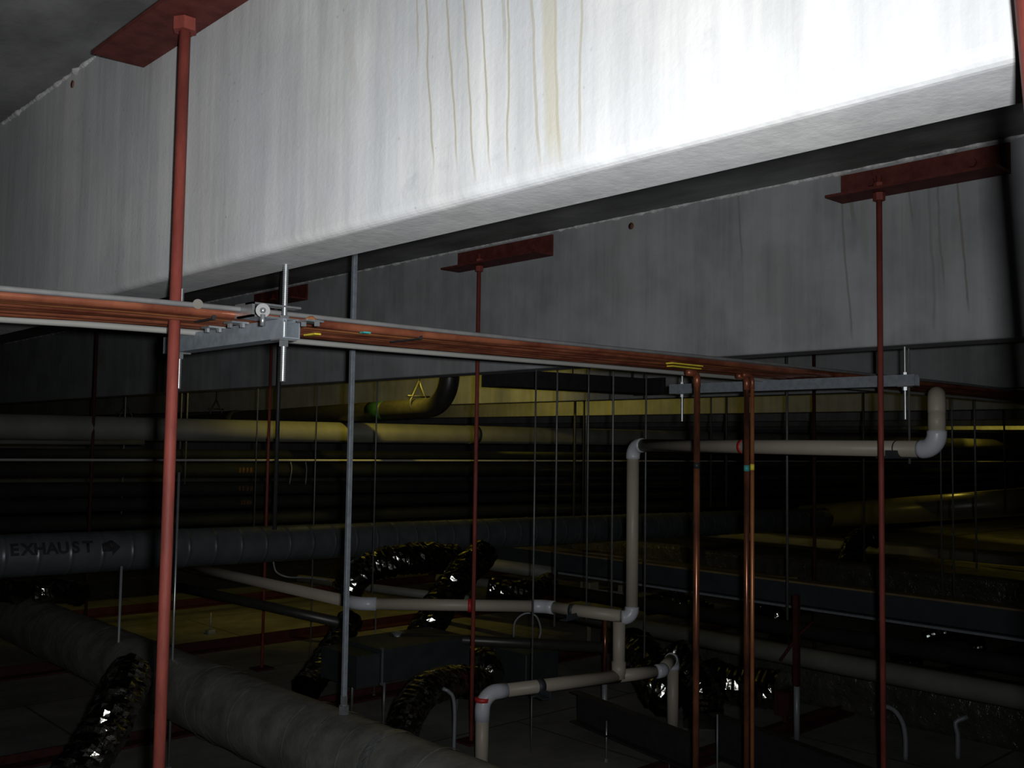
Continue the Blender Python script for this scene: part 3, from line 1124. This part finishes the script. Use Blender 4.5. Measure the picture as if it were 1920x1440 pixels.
# ---------------------------------------------------------------- crumpled foil ducts
def foil(name_label, P, r, jit=.085, step=.03, seg=18, mat='foil', rib=.07):
    # fine rings with a folded rib every few rings and random creases
    pts = smooth_path(P, .017)
    sd = random.random()*50
    n0 = random.randint(0, 3)
    bm = T(pts, r, 24, rf=lambda i, a: 1+rib*.55*math.cos((i+n0)*2*math.pi/2)+.10*noise.noise(Vector((i*.16+sd, math.cos(a)*1.9, math.sin(a)*1.9)))
           + .05*noise.noise(Vector((i*.7+sd, math.cos(a)*6, math.sin(a)*6))), jit=jit*.62)
    o = obj('foil_duct', bm, M[mat], smooth=False)
    tag(o, name_label, 'flexible duct', 'crumpled foil flexible ducts')
    return o


foil('dark crumpled foil duct hanging below the wrapped duct at the lower left', [at(245, 1262, 4.2), at(225, 1310, 3.9), at(190, 1385, 3.7), at(130, 1470, 3.55)], .085, step=.02)
foil('foil duct slanting down between the dark red rod and the square post', [at(655, 1165, 6.3), at(632, 1205, 6.0), at(602, 1250, 5.8), at(574, 1292, 5.6)], .082)
foil('wide foil duct bunched under the exhaust duct right of the square post', [at(650, 1110, 6.4), at(672, 1075, 6.4), at(720, 1056, 6.5), at(790, 1046, 6.7), at(850, 1050, 7.0)], .10)
foil('foil duct with golden glints slanting down left of the middle red rod', [at(905, 1040, 6.7), at(868, 1075, 6.4), at(835, 1120, 6.2), at(806, 1170, 6.0), at(780, 1215, 5.9)], .10)
foil('arched golden foil duct standing behind the wrapped duct', [at(905, 1285, 5.2), at(860, 1277, 5.1), at(805, 1290, 4.9), at(772, 1325, 4.75), at(752, 1375, 4.6), at(742, 1430, 4.5)], .082, jit=.05, step=.022, rib=.03)
foil('low foil duct glinting beyond the upper level beige run', [at(915, 1100, 6.9), at(960, 1107, 6.9), at(1010, 1102, 7.0), at(1030, 1092, 7.2)], .07)
foil('brightly glinting foil duct on the deck right of the beige tee', [at(1185, 1215, 6.0), at(1212, 1240, 5.7), at(1232, 1283, 5.5), at(1262, 1312, 5.4)], .12)
foil('dark ribbed foil duct behind the first copper drop', [at(1262, 1225, 5.7), at(1290, 1260, 5.6), at(1316, 1305, 5.45), at(1320, 1360, 5.3)], .105, jit=.06)
foil('foil duct sleeve joining the wrapped box duct right of the copper pair', [at(1330, 1268, 6.0), at(1375, 1285, 5.85), at(1425, 1290, 5.75), at(1470, 1295, 5.65)], .11)
foil('small foil duct glinting between the beige riser and first copper drop', [at(1215, 1135, 7.3), at(1250, 1128, 7.2), at(1290, 1133, 7.1), at(1330, 1150, 7.0)], .07)
foil('small foil duct glinting just right of the copper pair', [at(1400, 1128, 7.1), at(1430, 1138, 7.0), at(1458, 1158, 6.9), Vector((at(1458, 1158, 6.9).x, at(1458, 1158, 6.9).y, .0))], .065)
foil('foil duct drooping from the right hand duct left of the right red rod', [at(1648, 1010, 8.6), at(1622, 1005, 8.6), at(1600, 1025, 8.4), at(1590, 1060, 8.2)], .085)
foil('foil duct at the far left edge under the exhaust duct', [at(-60, 1098, 6.2), at(0, 1103, 6.2), at(40, 1112, 6.1)], .075)
foil('second foil duct from the left edge under the exhaust duct', [at(68, 1108, 6.0), at(110, 1106, 6.0), at(150, 1114, 5.9)], .07)
foil('small foil duct with glinting end near the lower right', [at(1672, 1225, 6.8), at(1690, 1226, 6.8), at(1712, 1230, 6.8), Vector((at(1715, 1230, 6.8).x, at(1715, 1230, 6.8).y, .05))], .05)
foil('golden topped foil bend at the lower right', [at(1735, 1196, 6.9), at(1765, 1186, 6.9), at(1800, 1188, 6.9), at(1830, 1200, 7.0), Vector((at(1836, 1200, 7.0).x, at(1836, 1200, 7.0).y, .05))], .05, jit=.03)
foil('foil scrap duct beside the middle red rod above the white elbow', [at(880, 1225, 5.9), at(910, 1238, 5.6), at(925, 1272, 5.5)], .07)


# ---------------------------------------------------------------- members along Y seen low at the right
def ybeam(x, y, z, h, prof, mat, name, label, cat, y0=-4, y1=14, grp=None):
    """member along Y whose top passes through pixel (x, y) at height z"""
    p = on(x, y, 2, z)
    bm = bmesh.new()
    prism(bm, prof, (p.x, y0, p.z), (1, 0, 0), (0, 0, 1), (0, 1, 0), y1-y0)
    o = obj(name, bm, M[mat], smooth=False)
    tag(o, label, cat, grp)
    return o, p


hI, wI, tI = .15, .10, .012
I = [(0, 0), (0, -tI), (wI/2-.004, -tI), (wI/2-.004, -hI+tI), (-.02, -hI+tI), (-.02, -hI), (wI+.02, -hI), (wI+.02, -hI+tI), (wI/2+.004, -hI+tI), (wI/2+.004, -tI), (wI, -tI), (wI, 0)]
o, p = ybeam(1400, 1082, H-.86, hI, I, 'steelgrey', 'steel_beam', 'long grey steel beam with a yellow lit top flange crossing low at the right', 'steel beam', y1=7.6)
bm = bmesh.new()
box(bm, (p.x-.005, -4, p.z), (p.x+wI+.005, 7.6, p.z+.012))
obj('cream_cap', bm, M['bronze'], o, smooth=False)['label'] = 'cream coloured strip on the top flange'
bm = bmesh.new()
box(bm, (p.x-.028, -4, p.z-hI-.006), (p.x+wI+.02, 7.6, p.z-hI+.008))
obj('bottom_flange', bm, M['galv'], o, smooth=False)['label'] = 'paler lower flange edge'
# box duct with film behind it
pp = on(1400, 1070, 2, H-.83)


def filmduct(x, ytop, ybot, dref, wdt, y0, y1, mat, label):
    a, b = at(x, ytop, dref), at(x, ybot, dref)
    bm = bmesh.new()
    n = 60
    hgt = a.z-b.z
    prof = []
    for k in range(6):
        prof.append((0, hgt*k/5))
    for k in range(1, 6):
        prof.append((wdt*k/5, hgt))
    for k in range(1, 6):
        prof.append((wdt, hgt*(1-k/5)))
    rings = []
    for j in range(n+1):
        yy = y0+(y1-y0)*j/n
        ring = []
        for (q, s) in prof:
            w_ = Vector((q*3, yy*2.4, s*9))
            ring.append(bm.verts.new((b.x+q+.02*noise.noise(w_), yy, b.z+s+.02*noise.noise(w_+Vector((9, 2, 4))))))
        rings.append(ring)
    for A_, B_ in zip(rings, rings[1:]):
        for k in range(len(prof)-1):
            bm.faces.new((A_[k], A_[k+1], B_[k+1], B_[k]))
        bm.faces.new((A_[-1], A_[0], B_[0], B_[-1]))
    bm.faces.new(rings[0])
    bm.faces.new(rings[-1])
    o = obj('wrapped_box_duct', bm, M[mat])
    return tag(o, label, 'duct')


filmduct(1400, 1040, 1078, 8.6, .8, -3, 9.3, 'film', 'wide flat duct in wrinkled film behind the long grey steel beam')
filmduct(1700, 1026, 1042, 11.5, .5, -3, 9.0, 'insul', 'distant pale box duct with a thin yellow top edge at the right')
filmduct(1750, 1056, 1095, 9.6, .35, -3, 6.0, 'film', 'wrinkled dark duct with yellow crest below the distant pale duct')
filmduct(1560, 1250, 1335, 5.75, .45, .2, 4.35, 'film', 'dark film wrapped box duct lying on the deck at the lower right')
a, b = on(1400, 1213, 2, H-1.12), 0
o = obj('insulated_pipe', T([(a.x, -4, a.z), (a.x, 5.4, a.z)], .055, 24), M['insul'])
tag(o, 'grey insulated pipe passing low behind the copper pair to the right edge', 'pipe')
a = on(1400, 1165, 2, H-1.04)
o = obj('black_pipe', T([(a.x, -4, a.z), (a.x, 6.5, a.z)], .045, 20), M['insuld'])
tag(o, 'dark pipe just above the low grey insulated pipe at the right', 'pipe')

# low members left of centre
o = obj('black_pipe', T([at(330, 1100, 6.3), at(470, 1130, 6.0), at(640, 1168, 5.7)], .030, 16), M['blackpipe'])
tag(o, 'dark pipe sloping under the left beige run', 'pipe')
o = obj('black_pipe', T([at(735, 1197, 5.6), at(870, 1200, 5.6), at(1140, 1214, 5.5)], .030, 16), M['blackpipe'])
tag(o, 'black level pipe below the middle beige run', 'pipe')
g = at(742, 1197, 5.6)
obj('coupling', T([g-Vector((.02, .0, .0)), g+Vector((.05, 0, 0))], .04, 16), M['zinc'], o)
for (x0, y0, d0, x1, y1, d1, r, lab) in (
        (790, 1040, 8.6, 1040, 1075, 7.8, .05, 'pale pipe sloping behind the golden glinting foil duct'),
        (820, 1085, 7.6, 1180, 1120, 7.0, .035, 'lower grey pipe sloping behind the long wires'),
        (560, 1085, 7.6, 880, 1125, 7.0, .03, 'grey pipe sloping above the middle beige run')):
    o = obj('insulated_pipe', T([at(x0, y0, d0), at(x1, y1, d1)], r, 16), M['insul'])
    tag(o, lab, 'pipe')
# cream girder piece at the start of the low beam
filmduct(1080, 1035, 1052, 8.0, .12, 3.6, 6.9, 'bronze', 'cream painted girder left of the beige riser under the exhaust duct')

# red steel sections lying on the deck along X
for (u, h, lab) in ((2.95, .035, 'low red steel section on the deck under the copper drops'), (4.95, .05, 'red steel section on the deck behind the square hanger post'),
                    (6.75, .07, 'dark red steel section on the deck at the left'), (8.6, .07, 'farthest dark red steel section on the deck at the left')):
    bm = bmesh.new()
    prism(bm, [(-.09, 0), (.09, 0), (.09, .012), (.006, .012), (.006, h), (-.006, h), (-.006, .012), (-.09, .012)], (-1, u, 0), (0, 1, 0), (0, 0, 1), (1, 0, 0), 12)
    o = obj('steel_section', bm, M['reddark'], smooth=False)
    tag(o, lab, 'steel section', 'red steel sections on the deck')


# black channels lying diagonally
def channel(x0, y0, x1, y1, z, h, label, ext=0.0):
    a, b = on(x0, y0, 2, z), on(x1, y1, 2, z)
    t = (b-a).normalized()
    b = b+t*ext
    s = t.cross(Vector((0, 0, 1))).normalized()
    bm = bmesh.new()
    prism(bm, [(0, 0), (.05, 0), (.05, -.006), (.006, -.006), (.006, -h+.006), (.05, -h+.006), (.05, -h), (0, -h)], a, s, (0, 0, 1), t, (b-a).length)
    o = obj('black_channel', bm, M['black'], smooth=False)
    return tag(o, label, 'steel channel', 'black channels low at the centre')


channel(1085, 1294, 1298, 1374, .27, .15, 'black steel channel slanting from the lowest beige run to the first copper drop')
channel(1345, 1335, 1640, 1440, .24, .20, 'black steel channel slanting below the copper pair to the bottom edge', .8)

# ---------------------------------------------------------------- terminal box and small deck fittings
p = at(715, 1248, 5.2)
tb = thing('terminal_box', 'dark sheet metal air terminal box behind the arched foil duct', 'duct box', (p.x, p.y, 0))
q = at(880, 1240, 5.6)
t = Vector((q.x-p.x, q.y-p.y, 0)).normalized()
s = Vector((-t.y, t.x, 0))
L_ = (Vector((q.x, q.y, 0))-Vector((p.x, p.y, 0))).length
bz = p.z-.09
bm = bmesh.new()
prism(bm, [(0, 0), (.38, 0), (.38, .17), (0, .17)], (p.x, p.y, bz), s, (0, 0, 1), t, L_)
obj('casing', bm, M['sheet'], tb, smooth=False)
bm = bmesh.new()
prism(bm, [(-.012, -.012), (.012, -.012), (.012, .182), (-.012, .182)], (p.x, p.y, bz), s, (0, 0, 1), t, .004)
obj('corner_seam', bm, M['zinc'], tb, smooth=False)
bm = bmesh.new()
prism(bm, [(.02, -.03), (.36, -.03), (.36, .13), (.02, .13)], Vector((p.x, p.y, bz+.02))-t*.14, s, (0, 0, 1), t, .14)
obj('inlet_collar', bm, M['sheet'], tb, smooth=False)
for k in (.04, .34):
    c = Vector((p.x, p.y, 0))+s*k+t*.05
    obj('leg', T([(c.x, c.y, 0), (c.x, c.y, bz)], .008, 8), M['rod'], tb)
    c = c+t*(L_-.1)
    obj('leg', T([(c.x, c.y, 0), (c.x, c.y, bz)], .008, 8), M['rod'], tb)
p = at(975, 1240, 6.2)
bm = bmesh.new()
box(bm, (p.x-.14, p.y-.2, 0), (p.x+.14, p.y+.2, p.z+.09), .006)
tag(obj('terminal_box', bm, M['sheet'], smooth=False), 'smaller dark metal box between the middle red rod and long wire', 'duct box')


def conduit(P, r, mat, name, label, cat='conduit', grp=None):
    return tag(obj(name, T(smooth_path(P, .02), r, 12), M[mat]), label, cat, grp)


def dk(x, y):
    return on(x, y, 2, 0)


p = dk(851, 1410)
conduit([p, p+Vector((0, 0, .2)), p+Vector((0, 0, .28))+Vector((-.02, .0, 0)), p+Vector((-.06, .02, .31))], .009, 'cable', 'conduit', 'short pale conduit rising from the deck left of the middle red rod')
p = dk(1133, 1366)
o = thing('copper_stub', 'brown copper stub with pale sleeve between the long wire and the beige tee', 'pipe', p)
obj('sleeve', T([p, p+Vector((0, 0, .24))], .015, 12), M['cable'], o)
obj('pipe', T([p+Vector((0, 0, .24)), p+Vector((0, 0, .60))], .011, 12), M['tarnish'], o)
p = dk(1494, 1386)
o = thing('braced_post', 'red braced post with a pale lower sleeve right of the copper pair', 'post', p)
obj('sleeve', T([p, p+Vector((0, 0, .27))], .0155, 12), M['cable'], o)
bm = bmesh.new()
box(bm, p+Vector((-.014, -.014, .27)), p+Vector((.014, .014, .74)))
obj('upright', bm, M['reddark'], o, smooth=False)
for sgn in (-1, 1):
    bm = T([p+Vector((0, 0, .52)), p+RT*(.085*sgn)+Vector((0, 0, .40 if sgn < 0 else .6))], .008, 6)
    obj('brace', bm, M['reddark'], o)
bm = bmesh.new()
c = at(1473, 1318, 5.45)
box(bm, (c.x-.045, c.y-.045, c.z-.065), (c.x+.045, c.y+.045, c.z+.065), .004)
bmesh.ops.translate(bm, verts=bm.verts[:], vec=(0, 0, 0))
box(bm, (c.x-.012, c.y-.012, 0), (c.x+.012, c.y+.012, c.z-.06))
tag(obj('red_box', bm, M['reddark'], smooth=False), 'small dark red box on a stem beside the braced post', 'box')
p = dk(1698, 1424)
conduit([p, p+Vector((0, 0, .10)), p+RT*-.015+Vector((0, 0, .18)), p+RT*-.06+Vector((0, 0, .24)), p+RT*-.13+Vector((0, 0, .26))], .0115, 'cable', 'conduit', 'pale conduit bending out of the deck right of the right hand red rod')
p = dk(1796, 1422)
conduit([p, p+Vector((0, 0, .12)), p+Vector((0, .01, .17)), p+RT*.05+Vector((0, 0, .20))], .012, 'cable', 'conduit', 'faint pale conduit elbow near the lower right corner')
p = dk(394, 1188)
o = thing('floor_stub', 'tiny pale rod with a cap plate on the deck right of the thick red rod', 'rod', p)
obj('rod_shaft', T([p, p+Vector((0, 0, .16))], .006, 8), M['cable'], o)
bm = bmesh.new()
box(bm, p+Vector((-.03, -.03, 0)), p+Vector((.03, .03, .03)), .004)
obj('base_block', bm, M['cable'], o, smooth=False)
p = dk(1187, 1170)

for (P, lab) in (([at(963, 1195, 6), at(966, 1165, 6), at(985, 1150, 6), at(1005, 1155, 6), at(1014, 1180, 6), at(1010, 1200, 6)], 'pale cable looping below the beige run by the long wire'),
                 ([at(512, 1050, 6.6), at(518, 1072, 6.6), at(540, 1082, 6.6), at(575, 1083, 6.7), at(615, 1088, 6.8)], 'grey cable looping beneath the exhaust duct near the dark red rod'),
                 ([on(543, 908, 1, 8.2), on(547, 880, 1, 8.2), on(545, 866, 1, 8.2)], 'short pale hooked cable behind the bright conduit'),
                 ([on(573, 908, 1, 8.2), on(575, 880, 1, 8.2), on(573, 866, 1, 8.2)], 'second short pale cable behind the bright conduit')):
    conduit(P, .006, 'cable', 'cable', lab, 'cable')

# small timber blocks and oddments beyond
for (x, y, d, s_, lab) in ((1105, 1102, 7.4, (.05, .05, .045), 'small pale block standing left of the beige riser'), (1165, 1110, 7.3, (.02, .02, .05), 'thin pale upright block on a post close to the beige riser')):
    p = at(x, y, d)
    bm = bmesh.new()
    box(bm, p-Vector(s_)/1, p+Vector(s_)/1, .004)
    box(bm, (p.x-.01, p.y-.01, 0), (p.x+.01, p.y+.01, p.z-s_[2]+.005))
    tag(obj('block', bm, M['spiralc'], smooth=False), lab, 'block')

# ---------------------------------------------------------------- yellow lamps tucked between the beams
for i, (p, e, aim, cone, soft) in enumerate(LAMPS):
    labs = ('yellow work lamp hidden between the second and third beam', 'yellow work lamp hidden between the third and fourth beam',
            'yellow work lamp hidden above the far right duct', 'farthest yellow work lamp hidden between far beams')
    o = thing('work_lamp', labs[i], 'lamp', p, 'work lamps between the beams')
    P_ = Vector(p)
    obj('cap', T([P_+Vector((0, 0, .03)), (P_.x, P_.y, CEIL)], [.035, .05], 16), M['black'], o)
    bm = bmesh.new()
    bmesh.ops.create_uvsphere(bm, u_segments=16, v_segments=10, radius=.035, matrix=Matrix.Translation(P_+Vector((0, 0, .0))))
    obj('bulb', bm, M['lamp'], o)
